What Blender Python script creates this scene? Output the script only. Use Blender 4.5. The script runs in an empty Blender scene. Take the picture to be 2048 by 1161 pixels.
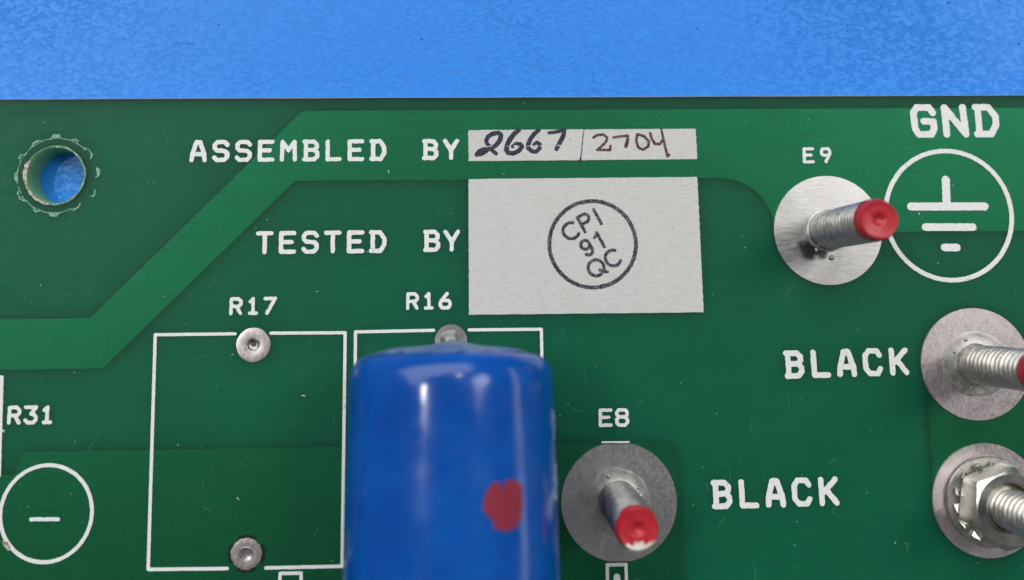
import bpy, bmesh, math, random
import numpy as np
from mathutils import Vector, Matrix, noise as mnoise

# ------------------------------------------------------------------ camera, world, lamps, exposure
# The place is a real-size circuit board lying on a bench mat.  Lengths below are millimetres,
# x to the right and y up along the board, z up from the board's face; MM turns them into metres.
MM = 0.001
scene = bpy.context.scene
col = scene.collection
R = math.radians

cam_data = bpy.data.cameras.new("camera")
cam = bpy.data.objects.new("camera", cam_data)
col.objects.link(cam)
scene.camera = cam
cam.location = (0, 0, 82 * MM)
cam.rotation_euler = (R(6.5078), R(-1.7083), R(-0.6254))
cam_data.sensor_width = 36
cam_data.lens = 1800 / 2048 * 36
cam_data.shift_x = -0.001
cam_data.shift_y = -0.0899          # the photograph is the lower part of a taller frame
cam_data.clip_start = 0.001
cam_data.clip_end = 20
cam_data.dof.use_dof = True
cam_data.dof.focus_distance = 81.5 * MM
cam_data.dof.aperture_fstop = 14.0

world = bpy.data.worlds.new("World")
scene.world = world
world.use_nodes = True
bg = world.node_tree.nodes["Background"]
bg.inputs[0].default_value = (1.0, 0.98, 0.96, 1)
bg.inputs[1].default_value = 0.12


def lamp(name, loc, target, sx, sy, power, color=(1, 1, 1)):
    ld = bpy.data.lights.new(name, 'AREA')
    ld.shape = 'RECTANGLE'
    ld.size, ld.size_y = sx, sy
    ld.energy = power
    ld.color = color
    o = bpy.data.objects.new(name, ld)
    col.objects.link(o)
    o.location = loc
    d = Vector(target) - Vector(loc)
    o.rotation_euler = d.to_track_quat('-Z', 'Y').to_euler()
    return o


lamp("bench_lamp", (-0.56, 0.15, 1.0), (0, 0, 0), 0.11, 0.05, 1.7, (1.0, 0.97, 0.93))
lamp("ceiling_panel", (-0.42, 1.02, 1.0), (0, 0, 0), 2.1, 1.0, 19.0, (0.97, 1.0, 1.0))
lamp("ceiling_spot", (0.16, 0.55, 1.1), (0, 0, 0), 0.05, 0.05, 0.8, (1.0, 0.97, 0.93))
lamp("side_panel", (0.68, 0.34, 1.0), (0, 0, 0), 0.30, 0.42, 2.9, (1.0, 0.98, 0.96))
lamp("window", (1.2, -0.05, 0.20), (0, 0, 0), 1.5, 0.20, 1.7, (0.95, 0.97, 1.0))

scene.view_settings.view_transform = 'Standard'
scene.view_settings.look = 'None'
scene.view_settings.exposure = 0.06
scene.view_settings.gamma = 1.0
scene.view_settings.use_curve_mapping = False
scene.cycles.use_denoising = True
scene.cycles.max_bounces = 10

rng = random.Random(7)
nrng = np.random.default_rng(11)


# ------------------------------------------------------------------ materials
class Mat:
    """small wrapper for node materials in real-size object coordinates (scale given per millimetre)"""

    def __init__(self, name, base, rough=0.5, metal=0.0, **kw):
        self.m = bpy.data.materials.new(name)
        self.m.use_nodes = True
        self.nt = self.m.node_tree
        self.b = self.nt.nodes["Principled BSDF"]
        self.b.inputs["Base Color"].default_value = (*base, 1)
        self.b.inputs["Roughness"].default_value = rough
        self.b.inputs["Metallic"].default_value = metal
        for k, v in kw.items():
            self.b.inputs[k].default_value = v
        self.tc = self.nt.nodes.new("ShaderNodeTexCoord")
        self.lastbump = None

    def coord(self, stretch=(1, 1, 1), rz=0.0):
        mp = self.nt.nodes.new("ShaderNodeMapping")
        mp.inputs["Scale"].default_value = [1000 * s for s in stretch]
        mp.inputs["Rotation"].default_value = (0, 0, rz)
        self.nt.links.new(self.tc.outputs["Object"], mp.inputs[0])
        return mp.outputs[0]

    def noise(self, scale, detail=3, rough=0.55, stretch=(1, 1, 1), dist=0.0, rz=0.0):
        n = self.nt.nodes.new("ShaderNodeTexNoise")
        n.inputs["Scale"].default_value = scale
        n.inputs["Detail"].default_value = detail
        n.inputs["Roughness"].default_value = rough
        n.inputs["Distortion"].default_value = dist
        self.nt.links.new(self.coord(stretch, rz), n.inputs["Vector"])
        return n.outputs["Fac"]

    def voronoi(self, scale, feature='DISTANCE_TO_EDGE', stretch=(1, 1, 1), vec=None):
        n = self.nt.nodes.new("ShaderNodeTexVoronoi")
        n.feature = feature
        n.inputs["Scale"].default_value = scale
        self.nt.links.new(vec or self.coord(stretch), n.inputs["Vector"])
        return n.outputs[0]

    def ramp(self, src, stops):
        r = self.nt.nodes.new("ShaderNodeValToRGB")
        els = r.color_ramp.elements
        while len(els) < len(stops):
            els.new(0.5)
        for e, (p, c) in zip(els, stops):
            e.position = p
            e.color = (c, c, c, 1) if isinstance(c, (int, float)) else (*c, 1)
        self.nt.links.new(src, r.inputs[0])
        return r.outputs[0]

    def mix(self, fac, a, b, mode='MIX'):
        n = self.nt.nodes.new("ShaderNodeMix")
        n.data_type = 'RGBA'
        n.blend_type = mode
        for s, v in ((0, fac), (6, a), (7, b)):
            if hasattr(v, "is_output"):
                self.nt.links.new(v, n.inputs[s])
            elif s == 0:
                n.inputs[0].default_value = v
            else:
                n.inputs[s].default_value = (*v, 1)
        return n.outputs[2]

    def to(self, socket, src):
        self.nt.links.new(src, self.b.inputs[socket])
        return self

    def bump(self, src, dist_mm, strength=1.0):
        n = self.nt.nodes.new("ShaderNodeBump")
        n.inputs["Distance"].default_value = dist_mm * MM
        n.inputs["Strength"].default_value = strength
        self.nt.links.new(src, n.inputs["Height"])
        if self.lastbump is not None:
            self.nt.links.new(self.lastbump, n.inputs["Normal"])
        self.lastbump = n.outputs[0]
        self.nt.links.new(n.outputs[0], self.b.inputs["Normal"])
        return self


def mask_film():
    """clear green lacquer: tints what lies under it and carries the gloss"""
    m = Mat('green_solder_mask_film', (0.1, 0.5, 0.4), 0.3)
    nt = m.nt
    line = m.noise(1.0, 3, 0.6, stretch=(0.12, 5.0, 1))
    tint = m.mix(m.ramp(line, [(0.38, 0.0), (0.66, 0.6)]), (0.030, 0.366, 0.260), (0.040, 0.428, 0.302))
    big = m.ramp(m.noise(0.10, 4, 0.6), [(0.35, 0.0), (0.65, 0.5)])
    tint = m.mix(big, tint, (0.038, 0.418, 0.302))
    tr = nt.nodes.new("ShaderNodeBsdfTransparent")
    nt.links.new(tint, tr.inputs[0])
    gl = nt.nodes.new("ShaderNodeBsdfGlossy")
    rn = m.noise(0.5, 4, 0.65, stretch=(1, 2.0, 1))
    nt.links.new(m.ramp(rn, [(0.3, 0.42), (0.7, 0.55)]), gl.inputs["Roughness"])
    fr = nt.nodes.new("ShaderNodeFresnel")
    fr.inputs[0].default_value = 1.33
    m.bump(line, 0.010, 0.4)
    m.bump(m.noise(2.2, 2, 0.5), 0.006, 0.4)
    nt.links.new(m.lastbump, gl.inputs["Normal"])
    mx = nt.nodes.new("ShaderNodeMixShader")
    nt.links.new(fr.outputs[0], mx.inputs[0])
    nt.links.new(tr.outputs[0], mx.inputs[1])
    nt.links.new(gl.outputs[0], mx.inputs[2])
    nt.links.new(mx.outputs[0], nt.nodes["Material Output"].inputs[0])
    return m.m


def make_materials():
    M = {}
    M['film'] = mask_film()
    m = Mat('glass_epoxy_core', (0.92, 0.94, 0.84), 0.6)
    m.b.inputs["Specular IOR Level"].default_value = 0.0
    m.b.inputs["Subsurface Weight"].default_value = 1.0
    m.b.inputs["Subsurface Radius"].default_value = (1.0, 1.0, 0.9)
    m.b.inputs["Subsurface Scale"].default_value = 5.0 * MM
    M['core'] = m.m
    m = Mat('copper_foil', (0.9, 0.8, 0.65), 0.47, 0.93)
    m.b.inputs["Specular IOR Level"].default_value = 0.0
    m.to("Base Color", m.mix(m.ramp(m.noise(0.9, 4, 0.6, stretch=(3, 3, 1)), [(0.35, 0.0), (0.65, 1.0)]), (0.93, 0.88, 0.72), (1.0, 0.96, 0.80)))
    M['copper'] = m.m
    # bare laminate in the drilled hole and along the routed edge
    m = Mat('bare_glass_laminate', (0.16, 0.30, 0.12), 0.35)
    m.to("Base Color", m.mix(m.noise(1.2, 4, 0.6, stretch=(1, 1, 3)), (0.05, 0.36, 0.17), (0.28, 0.46, 0.22)))
    m.b.inputs["Subsurface Weight"].default_value = 0.4
    m.b.inputs["Subsurface Radius"].default_value = (1, 1, 0.6)
    m.b.inputs["Subsurface Scale"].default_value = 1.0 * MM
    m.bump(m.noise(2.5, 3), 0.05, 0.5)
    M['laminate'] = m.m
    m = Mat('routed_brown_edge', (0.20, 0.13, 0.08), 0.7)
    m.to("Base Color", m.mix(m.noise(1.5, 4), (0.30, 0.30, 0.18), (0.62, 0.46, 0.32)))
    M['edge'] = m.m
    # crushed, whitened mask left by a washer
    m = Mat('crazed_mask', (0.30, 0.55, 0.43), 0.35)
    m.to("Base Color", m.mix(m.ramp(m.noise(3.0, 4, 0.7), [(0.40, 0.0), (0.68, 1.0)]), (0.02, 0.24, 0.13), (0.36, 0.58, 0.46)))
    m.bump(m.noise(5.0, 3), 0.06, 0.8)
    M['scar'] = m.m
    m = Mat('bare_scar', (0.5, 0.45, 0.38), 0.5)
    m.to("Base Color", m.mix(m.ramp(m.noise(4.0, 4, 0.7), [(0.38, 0.0), (0.62, 1.0)]), (0.22, 0.16, 0.10), (0.72, 0.70, 0.62)))
    m.bump(m.noise(5.0, 3), 0.06, 0.8)
    M['bare'] = m.m
    # silkscreen ink
    m = Mat('white_screen_ink', (0.78, 0.79, 0.78), 0.5)
    m.to("Base Color", m.mix(m.ramp(m.noise(4.0, 4, 0.7), [(0.35, 0.0), (0.62, 1.0)]), (0.76, 0.77, 0.76), (0.88, 0.89, 0.88)))
    m.bump(m.noise(5.0, 2), 0.02, 0.6)
    M['ink'] = m.m
    m = Mat('white_ink_block', (0.7, 0.7, 0.68), 0.42)
    mesh_h = m.noise(1.0, 3, 0.65, stretch=(0.9, 6.5, 1))
    mesh_v = m.noise(1.0, 3, 0.65, stretch=(6.5, 0.9, 1))
    c = m.mix(m.ramp(mesh_h, [(0.36, 0.0), (0.60, 1.0)]), (0.58, 0.575, 0.56), (0.655, 0.65, 0.635))
    c = m.mix(m.ramp(mesh_v, [(0.30, 0.35), (0.46, 0.0)]), c, (0.50, 0.495, 0.48))
    stain = m.ramp(m.noise(0.12, 4, 0.6, stretch=(1.6, 0.7, 1)), [(0.56, 0.0), (0.75, 0.45)])
    c = m.mix(stain, c, (0.60, 0.53, 0.47))
    specks = m.ramp(m.noise(2.6, 2, 0.5), [(0.735, 0.0), (0.76, 0.8)])
    c = m.mix(specks, c, (0.25, 0.25, 0.25))
    m.to("Base Color", c)
    m.bump(mesh_h, 0.02, 0.35)
    m.bump(m.noise(3.5, 3), 0.02, 0.8)
    M['block'] = m.m

    def pen(name, c1, c2, lo):
        m = Mat(name, c1, 0.35)
        m.to("Base Color", m.mix(m.ramp(m.noise(5.0, 4, 0.7), [(lo, 0.0), (lo + 0.2, 1.0)]), c1, c2))
        m.bump(m.noise(6.0, 2), 0.02, 0.5)
        return m.m
    M['marker'] = pen('black_marker_ink', (0.010, 0.010, 0.022), (0.055, 0.058, 0.11), 0.42)
    M['redpen'] = pen('maroon_pen_ink', (0.035, 0.012, 0.014), (0.26, 0.14, 0.14), 0.45)
    M['stampink'] = pen('grey_stamp_ink', (0.020, 0.018, 0.030), (0.20, 0.19, 0.22), 0.44)

    def metal(name, c1, c2, r1, r2, streak=(1.0, 1.0), sc=1.2, bump=0.02, dirt=0.0, rz=0.0, blot=0.25, dark_patches=()):
        m = Mat(name, c1, r1, 1.0)
        a = m.noise(sc, 5, 0.7, stretch=(streak[0], streak[1], 1), rz=rz)
        big = m.noise(0.22, 5, 0.6, dist=0.6)
        c = m.mix(m.ramp(a, [(0.34, 0.0), (0.66, 1.0)]), c1, c2)
        c = m.mix(m.ramp(big, [(0.42, 0.0), (0.70, blot)]), c, tuple(v * 0.70 for v in c1))
        if dirt:
            d = m.ramp(m.noise(0.5, 6, 0.7), [(0.56, 0.0), (0.70, dirt)])
            c = m.mix(d, c, (0.12, 0.105, 0.095))
        for sx, sy, sr, tone in dark_patches:        # ragged patch in the pad's frame: flux stain on tin_bright, darker middle on tin_dark
            mp = m.nt.nodes.new("ShaderNodeMapping")
            mp.inputs["Location"].default_value = (-sx / sr, -sy / sr, 0)
            mp.inputs["Scale"].default_value = (1000 / sr, 1000 / sr, 0)
            m.nt.links.new(m.tc.outputs["Object"], mp.inputs[0])
            ln = m.nt.nodes.new("ShaderNodeVectorMath")
            ln.operation = 'LENGTH'
            m.nt.links.new(mp.outputs[0], ln.inputs[0])
            ad = m.nt.nodes.new("ShaderNodeMath")
            ad.operation = 'MULTIPLY_ADD'
            m.nt.links.new(m.noise(0.9, 5, 0.7), ad.inputs[0])
            ad.inputs[1].default_value = 0.9
            m.nt.links.new(ln.outputs["Value"], ad.inputs[2])
            c = m.mix(m.ramp(ad.outputs[0], [(0.72, 0.92), (1.0, 0.0)]), c, tone)
        m.to("Base Color", c)
        m.to("Roughness", m.ramp(a, [(0.3, r1), (0.7, r2)]))
        m.bump(a, bump, 0.5)
        m.bump(m.noise(7.0, 2), 0.008, 0.5)
        return m.m
    M['tin_bright'] = metal('bright_tinned_copper', (0.58, 0.575, 0.57), (0.76, 0.75, 0.735), 0.30, 0.48, (0.35, 2.4), 2.0, 0.015, 0.15, 0, 0.4, [(-1.9, -1.75, 2.2, (0.07, 0.065, 0.065)), (-0.7, -2.1, 1.2, (0.10, 0.095, 0.09))])
    M['tin_dark'] = metal('dull_tinned_copper', (0.58, 0.57, 0.59), (0.68, 0.67, 0.67), 0.26, 0.42, (1.3, 0.9), 3.6, 0.006, 0.0, 0.2, 0.4, [(0.2, 1.2, 3.4, (0.46, 0.45, 0.46))])
    M['tin_pink'] = metal('pinkish_tinned_copper', (0.74, 0.66, 0.68), (0.84, 0.77, 0.77), 0.27, 0.44, (1.4, 0.9), 3.4, 0.010, 0.06, 0.1, 0.35)
    M['solder'] = metal('solder', (0.42, 0.41, 0.40), (0.62, 0.61, 0.58), 0.34, 0.55, (1, 1), 1.5, 0.03, 0.3)
    M['thread'] = metal('stainless_thread', (0.50, 0.47, 0.42), (0.70, 0.665, 0.60), 0.30, 0.45, (1, 1), 1.6, 0.010, 0.5)
    M['zinc'] = metal('zinc_plated_steel', (0.50, 0.50, 0.46), (0.66, 0.65, 0.60), 0.22, 0.34, (1, 1), 0.9, 0.006)
    m = Mat('dark_pit', (0.05, 0.05, 0.05), 0.5, 0.6)
    m.to("Base Color", m.mix(m.noise(3.0, 3), (0.03, 0.03, 0.03), (0.16, 0.15, 0.14)))
    M['pit'] = m.m
    m = Mat('black_clearance_gap', (0.004, 0.010, 0.007), 0.4)
    M['gap'] = m.m
    # red marking paint
    m = Mat('red_paint', (0.55, 0.016, 0.03), 0.32)
    m.to("Base Color", m.mix(m.noise(1.2, 4, 0.6), (0.40, 0.012, 0.022), (0.58, 0.030, 0.045)))
    m.bump(m.noise(1.5, 3), 0.04, 0.5)
    M['red'] = m.m
    m = Mat('red_paint_dab', (0.36, 0.02, 0.04), 0.45)
    m.to("Base Color", m.mix(m.noise(0.8, 4, 0.65), (0.17, 0.010, 0.035), (0.34, 0.016, 0.036)))
    M['dab'] = m.m
    m = Mat('bare_cream_metal', (0.80, 0.77, 0.68), 0.3, 0.2)
    M['cream'] = m.m
    # blue body
    m = Mat('blue_epoxy_coat', (0.003, 0.075, 0.42), 0.20)
    cloud = m.ramp(m.noise(0.16, 5, 0.6, dist=0.4), [(0.38, 0.0), (0.70, 1.0)])
    c = m.mix(cloud, (0.000, 0.062, 0.34), (0.001, 0.098, 0.45))
    scuff = m.ramp(m.noise(0.55, 6, 0.75, stretch=(1.5, 0.5, 1.5)), [(0.64, 0.0), (0.78, 0.22)])
    c = m.mix(scuff, c, (0.22, 0.33, 0.52))
    m.to("Base Color", c)
    m.to("Roughness", m.ramp(m.noise(0.4, 5, 0.6), [(0.35, 0.13), (0.75, 0.26)]))
    m.bump(m.noise(0.13, 3, 0.5), 0.16, 0.5)
    M['blue'] = m.m
    m = Mat('dusty_blue_end', (0.10, 0.22, 0.42), 0.65)
    n1 = m.noise(0.45, 6, 0.7, stretch=(0.6, 2.0, 1.0), dist=0.8)
    c = m.mix(m.ramp(n1, [(0.34, 0.0), (0.66, 1.0)]), (0.03, 0.11, 0.33), (0.24, 0.30, 0.38))
    m.to("Base Color", c)
    m.bump(n1, 0.25, 0.7)
    M['blue_end'] = m.m
    m = Mat('pale_scuff', (0.62, 0.60, 0.66), 0.55)
    m.to("Base Color", m.mix(m.ramp(m.noise(1.2, 5, 0.7), [(0.4, 0.0), (0.6, 1.0)]), (0.10, 0.22, 0.55), (0.66, 0.62, 0.68)))
    M['scuff'] = m.m
    # bench mat: blue vinyl, fine pebbled grain
    m = Mat('blue_vinyl', (0.035, 0.20, 0.66), 0.42)
    warp = m.noise(2.3, 5, 0.62, stretch=(0.8, 1.2, 1), dist=0.6)
    fine = m.noise(3.6, 4, 0.65)
    patch = m.noise(0.055, 3, 0.55)
    c = m.mix(m.ramp(warp, [(0.44, 0.0), (0.60, 1.0)]), (0.009, 0.230, 0.84), (0.013, 0.275, 0.93))
    c = m.mix(m.ramp(fine, [(0.32, 0.5), (0.46, 0.0)]), c, (0.006, 0.19, 0.74))
    m.to("Base Color", c)
    amp = m.ramp(patch, [(0.36, 0.15), (0.62, 1.0)])
    m.to("Roughness", m.ramp(warp, [(0.35, 0.52), (0.68, 0.36)]))
    hgt = m.mix(amp, (0.5, 0.5, 0.5), m.ramp(warp, [(0.36, 0.0), (0.50, 0.75), (0.70, 1.0)]))
    m.bump(hgt, 0.05, 0.8)
    m.bump(fine, 0.02, 0.6)
    M['mat'] = m.m
    m = Mat('grey_lint', (0.55, 0.66, 0.60), 0.8)
    M['lint'] = m.m
    m = Mat('green_lint', (0.10, 0.26, 0.18), 0.8)
    M['fiber'] = m.m
    m = Mat('dark_grime', (0.010, 0.09, 0.34), 0.7)
    M['grime'] = m.m
    return M


M = make_materials()


# ------------------------------------------------------------------ object helpers
def link(name, me, parent=None, loc=None):
    o = bpy.data.objects.new(name, me)
    col.objects.link(o)
    if parent is not None:
        o.parent = parent
    if loc is not None:
        o.location = [c * MM for c in loc]
    return o


def thing(name, label, cat, loc=(0, 0, 0), group=None):
    o = bpy.data.objects.new(name, None)
    o.empty_display_size = 0.002
    col.objects.link(o)
    o.location = [c * MM for c in loc]
    o['label'] = label
    o['category'] = cat
    if group:
        o['group'] = group
    return o


def mesh(name, verts, faces, mats, parent=None, loc=None, smooth=False, sharp=None, face_mat=None):
    me = bpy.data.meshes.new(name)
    me.from_pydata([(v[0] * MM, v[1] * MM, v[2] * MM) for v in verts], [], faces)
    for m in (mats if isinstance(mats, (list, tuple)) else [mats]):
        me.materials.append(m)
    if face_mat is not None:
        me.polygons.foreach_set('material_index', face_mat)
    if smooth:
        me.polygons.foreach_set('use_smooth', [True] * len(me.polygons))
        if sharp:
            me.set_sharp_from_angle(angle=R(sharp))
    me.update()
    return link(name, me, parent, loc)


def prism(name, poly, z0, z1, mats, parent=None, loc=None):
    """closed slab of a simple polygon"""
    n = len(poly)
    v = [(x, y, z0) for x, y in poly] + [(x, y, z1) for x, y in poly]
    f = [tuple(range(n, 2 * n)), tuple(range(n - 1, -1, -1))]
    f += [(i, (i + 1) % n, n + (i + 1) % n, n + i) for i in range(n)]
    return mesh(name, v, f, mats, parent, loc)


def lathe(name, prof, mats, parent=None, loc=None, n=64, wob=None, sharp=40, close=False):
    """profile of (radius, z) turned round z; radius 0 closes the shape; wob(angle, i) -> (dr, dz)"""
    v, f, rows = [], [], []
    for i, (r, z) in enumerate(prof):
        if r <= 1e-9:
            rows.append([len(v)])
            v.append((0, 0, z))
        else:
            row = []
            for k in range(n):
                a = 2 * math.pi * k / n
                dr, dz = wob(a, i) if wob else (0, 0)
                row.append(len(v))
                v.append(((r + dr) * math.cos(a), (r + dr) * math.sin(a), z + dz))
            rows.append(row)
    for a, b in zip(rows, rows[1:] + ([rows[0]] if close else [])):
        for k in range(n):
            k2 = (k + 1) % n
            if len(a) == 1 and len(b) == 1:
                continue
            if len(a) == 1:
                f.append((a[0], b[k2], b[k]))
            elif len(b) == 1:
                f.append((a[k], a[k2], b[0]))
            else:
                f.append((a[k], a[k2], b[k2], b[k]))
    o = mesh(name, v, f, mats, parent, loc, True, sharp)
    bm = bmesh.new()
    bm.from_mesh(o.data)
    bmesh.ops.recalc_face_normals(bm, faces=bm.faces)
    bm.to_mesh(o.data)
    bm.free()
    return o


def tube(pts, rad, n=8):
    """verts, faces of a round tube along points; rad is a number or one per point"""
    v, f = [], []
    P = [Vector(p) for p in pts]
    up = Vector((0.3, 0.2, 1)).normalized()
    for i, p in enumerate(P):
        t = (P[min(i + 1, len(P) - 1)] - P[max(i - 1, 0)]).normalized()
        a = t.cross(up)
        if a.length < 1e-3:
            a = t.cross(Vector((1, 0, 0)))
        a.normalize()
        b = t.cross(a)
        r = rad[i] if isinstance(rad, (list, tuple)) else rad
        for k in range(n):
            q = 2 * math.pi * k / n
            v.append(tuple(p + a * (r * math.cos(q)) + b * (r * math.sin(q))))
    for i in range(len(P) - 1):
        for k in range(n):
            k2 = (k + 1) % n
            f.append((i * n + k, i * n + k2, (i + 1) * n + k2, (i + 1) * n + k))
    f.append(tuple(range(n - 1, -1, -1)))
    f.append(tuple(range((len(P) - 1) * n, len(P) * n)))
    return v, f


# ---- ink: the outline of a union of round strokes, filled and given thickness (marching squares)
def smooth_noise(X, Y, wl, seed):
    r = np.random.default_rng(seed)
    out = np.zeros_like(X)
    for k in range(7):
        a = r.uniform(0, 2 * math.pi)
        w = 2 * math.pi / (wl * r.uniform(0.6, 1.6))
        out += np.sin(w * (X * math.cos(a) + Y * math.sin(a)) + r.uniform(0, 6.28))
    return out / 3.5


def ink(name, strokes, mat, parent, z0=0.0, z1=0.06, cell=0.06, rough=0.012, seed=None, cut=None, wrap=None, holes=0.0, loc=None):
    """strokes: list of (points, radius) in mm; radius is a number or one per point; ('poly', points) fills a polygon"""
    seed = seed if seed is not None else rng.randrange(1 << 30)
    pts = np.array([p for s in strokes for p in (s[1] if s[0] == 'poly' else s[0])], float)
    rmax = max([0.1] + [np.max(s[1]) for s in strokes if s[0] != 'poly'])
    lo, hi = pts.min(0) - rmax - 3 * cell, pts.max(0) + rmax + 3 * cell
    xs = np.arange(lo[0], hi[0] + cell, cell)
    ys = np.arange(lo[1], hi[1] + cell, cell)
    X, Y = np.meshgrid(xs, ys)
    D = np.full(X.shape, 1e9)
    for s in strokes:
        if s[0] == 'poly':
            poly = np.array(s[1], float)
            inside = np.zeros(X.shape, bool)
            dd = np.full(X.shape, 1e9)
            for a, b in zip(poly, np.roll(poly, -1, 0)):
                e = b - a
                t = np.clip(((X - a[0]) * e[0] + (Y - a[1]) * e[1]) / (e @ e + 1e-12), 0, 1)
                dd = np.minimum(dd, np.hypot(X - a[0] - t * e[0], Y - a[1] - t * e[1]))
                c = (a[1] > Y) != (b[1] > Y)
                inside ^= c & (X < (b[0] - a[0]) * (Y - a[1]) / (b[1] - a[1] + 1e-12) + a[0])
            D = np.minimum(D, np.where(inside, -dd, dd))
            continue
        P = np.array(s[0], float)
        rr = np.full(len(P), s[1], float) if np.isscalar(s[1]) else np.array(s[1], float)
        if len(P) == 1:
            D = np.minimum(D, np.hypot(X - P[0, 0], Y - P[0, 1]) - rr[0])
        for a, b, ra, rb in zip(P, P[1:], rr, rr[1:]):
            e = b - a
            t = np.clip(((X - a[0]) * e[0] + (Y - a[1]) * e[1]) / (e @ e + 1e-12), 0, 1)
            D = np.minimum(D, np.hypot(X - a[0] - t * e[0], Y - a[1] - t * e[1]) - (ra + t * (rb - ra)))
    if rough:
        D = D + rough * smooth_noise(X, Y, 0.5, seed) + 0.6 * rough * smooth_noise(X, Y, 0.18, seed + 1)
    if holes:
        D = np.maximum(D, (smooth_noise(X, Y, 0.35, seed + 2) + 0.7 * smooth_noise(X, Y, 0.13, seed + 3) - holes) * 0.1)
    if cut is not None:
        D = np.maximum(D, cut(X, Y))
    ins = D < 0
    V, F, idx, eidx, rim = [], [], {}, {}, []

    def gv(j, i):
        k = (j, i)
        if k not in idx:
            idx[k] = len(V)
            V.append((xs[i], ys[j]))
        return idx[k]

    def ev(j0, i0, j1, i1):
        k = (j0, i0, j1, i1) if (j0, i0) < (j1, i1) else (j1, i1, j0, i0)
        if k not in eidx:
            a, b = D[k[0], k[1]], D[k[2], k[3]]
            t = min(0.97, max(0.03, a / (a - b)))
            eidx[k] = len(V)
            V.append((xs[k[1]] + t * (xs[k[3]] - xs[k[1]]), ys[k[0]] + t * (ys[k[2]] - ys[k[0]])))
        return eidx[k]
    cnt = ins[:-1, :-1].astype(int) + ins[1:, :-1] + ins[:-1, 1:] + ins[1:, 1:]
    for j, i in zip(*np.nonzero(cnt)):
        cs = [(j, i), (j, i + 1), (j + 1, i + 1), (j + 1, i)]
        if cnt[j, i] == 4:
            F.append(tuple(gv(*c) for c in cs))
            continue
        ring, cross = [], []
        for a, b in zip(cs, cs[1:] + cs[:1]):
            if ins[a]:
                ring.append(gv(*a))
            if ins[a] != ins[b]:
                e = ev(*a, *b)
                ring.append(e)
                cross.append((e, ins[a]))
        if len(ring) >= 3:
            F.append(tuple(ring))
        # walls run from each leaving crossing to the next entering one
        if len(cross) == 2:
            (e0, l0), (e1, l1) = cross
            rim.append((e0, e1) if l0 else (e1, e0))
        elif len(cross) == 4:
            out_first = cross if cross[0][1] else cross[1:] + cross[:1]
            rim.append((out_first[0][0], out_first[1][0]))
            rim.append((out_first[2][0], out_first[3][0]))
    n = len(V)
    verts = [(x, y, z1) for x, y in V] + [(x, y, z0) for x, y in V]
    used = sorted({a for e in rim for a in e})
    remap = {a: n + k for k, a in enumerate(used)}
    verts = [(x, y, z1) for x, y in V] + [(V[a][0], V[a][1], z0) for a in used]
    faces = F + [(a, remap[a], remap[b], b) for a, b in rim]
    if wrap:
        verts = [wrap(*p) for p in verts]
    return mesh(name, verts, faces, mat, parent, loc)


def arc(cx, cy, r, a0, a1, n=None):
    n = n or max(6, int(abs(a1 - a0) / 6))
    return [(cx + r * math.cos(R(a0 + (a1 - a0) * k / n)), cy + r * math.sin(R(a0 + (a1 - a0) * k / n))) for k in range(n + 1)]


# ------------------------------------------------------------------ bench mat
def build_mat():
    o = prism('bench_mat', [(-400, -300), (400, -300), (400, 350), (-400, 350)], -5.0, -2.45, M['mat'])
    o['kind'] = 'structure'
    o['label'] = 'bright blue pebbled vinyl bench mat under the circuit board'


build_mat()

# ------------------------------------------------------------------ circuit board
board = thing('circuit_board', 'green circuit board with white printed lettering lying on a blue mat', 'circuit board', (0, 0, 0))
HOLE = (-38.93, 11.70)
HR = 2.50      # drilled radius
T = 2.45       # board thickness
EDGE_Y = 18.75
DRILLS = [(HOLE[0], HOLE[1], HR + 0.22), (-20.78, -3.69, 0.66)]


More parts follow.
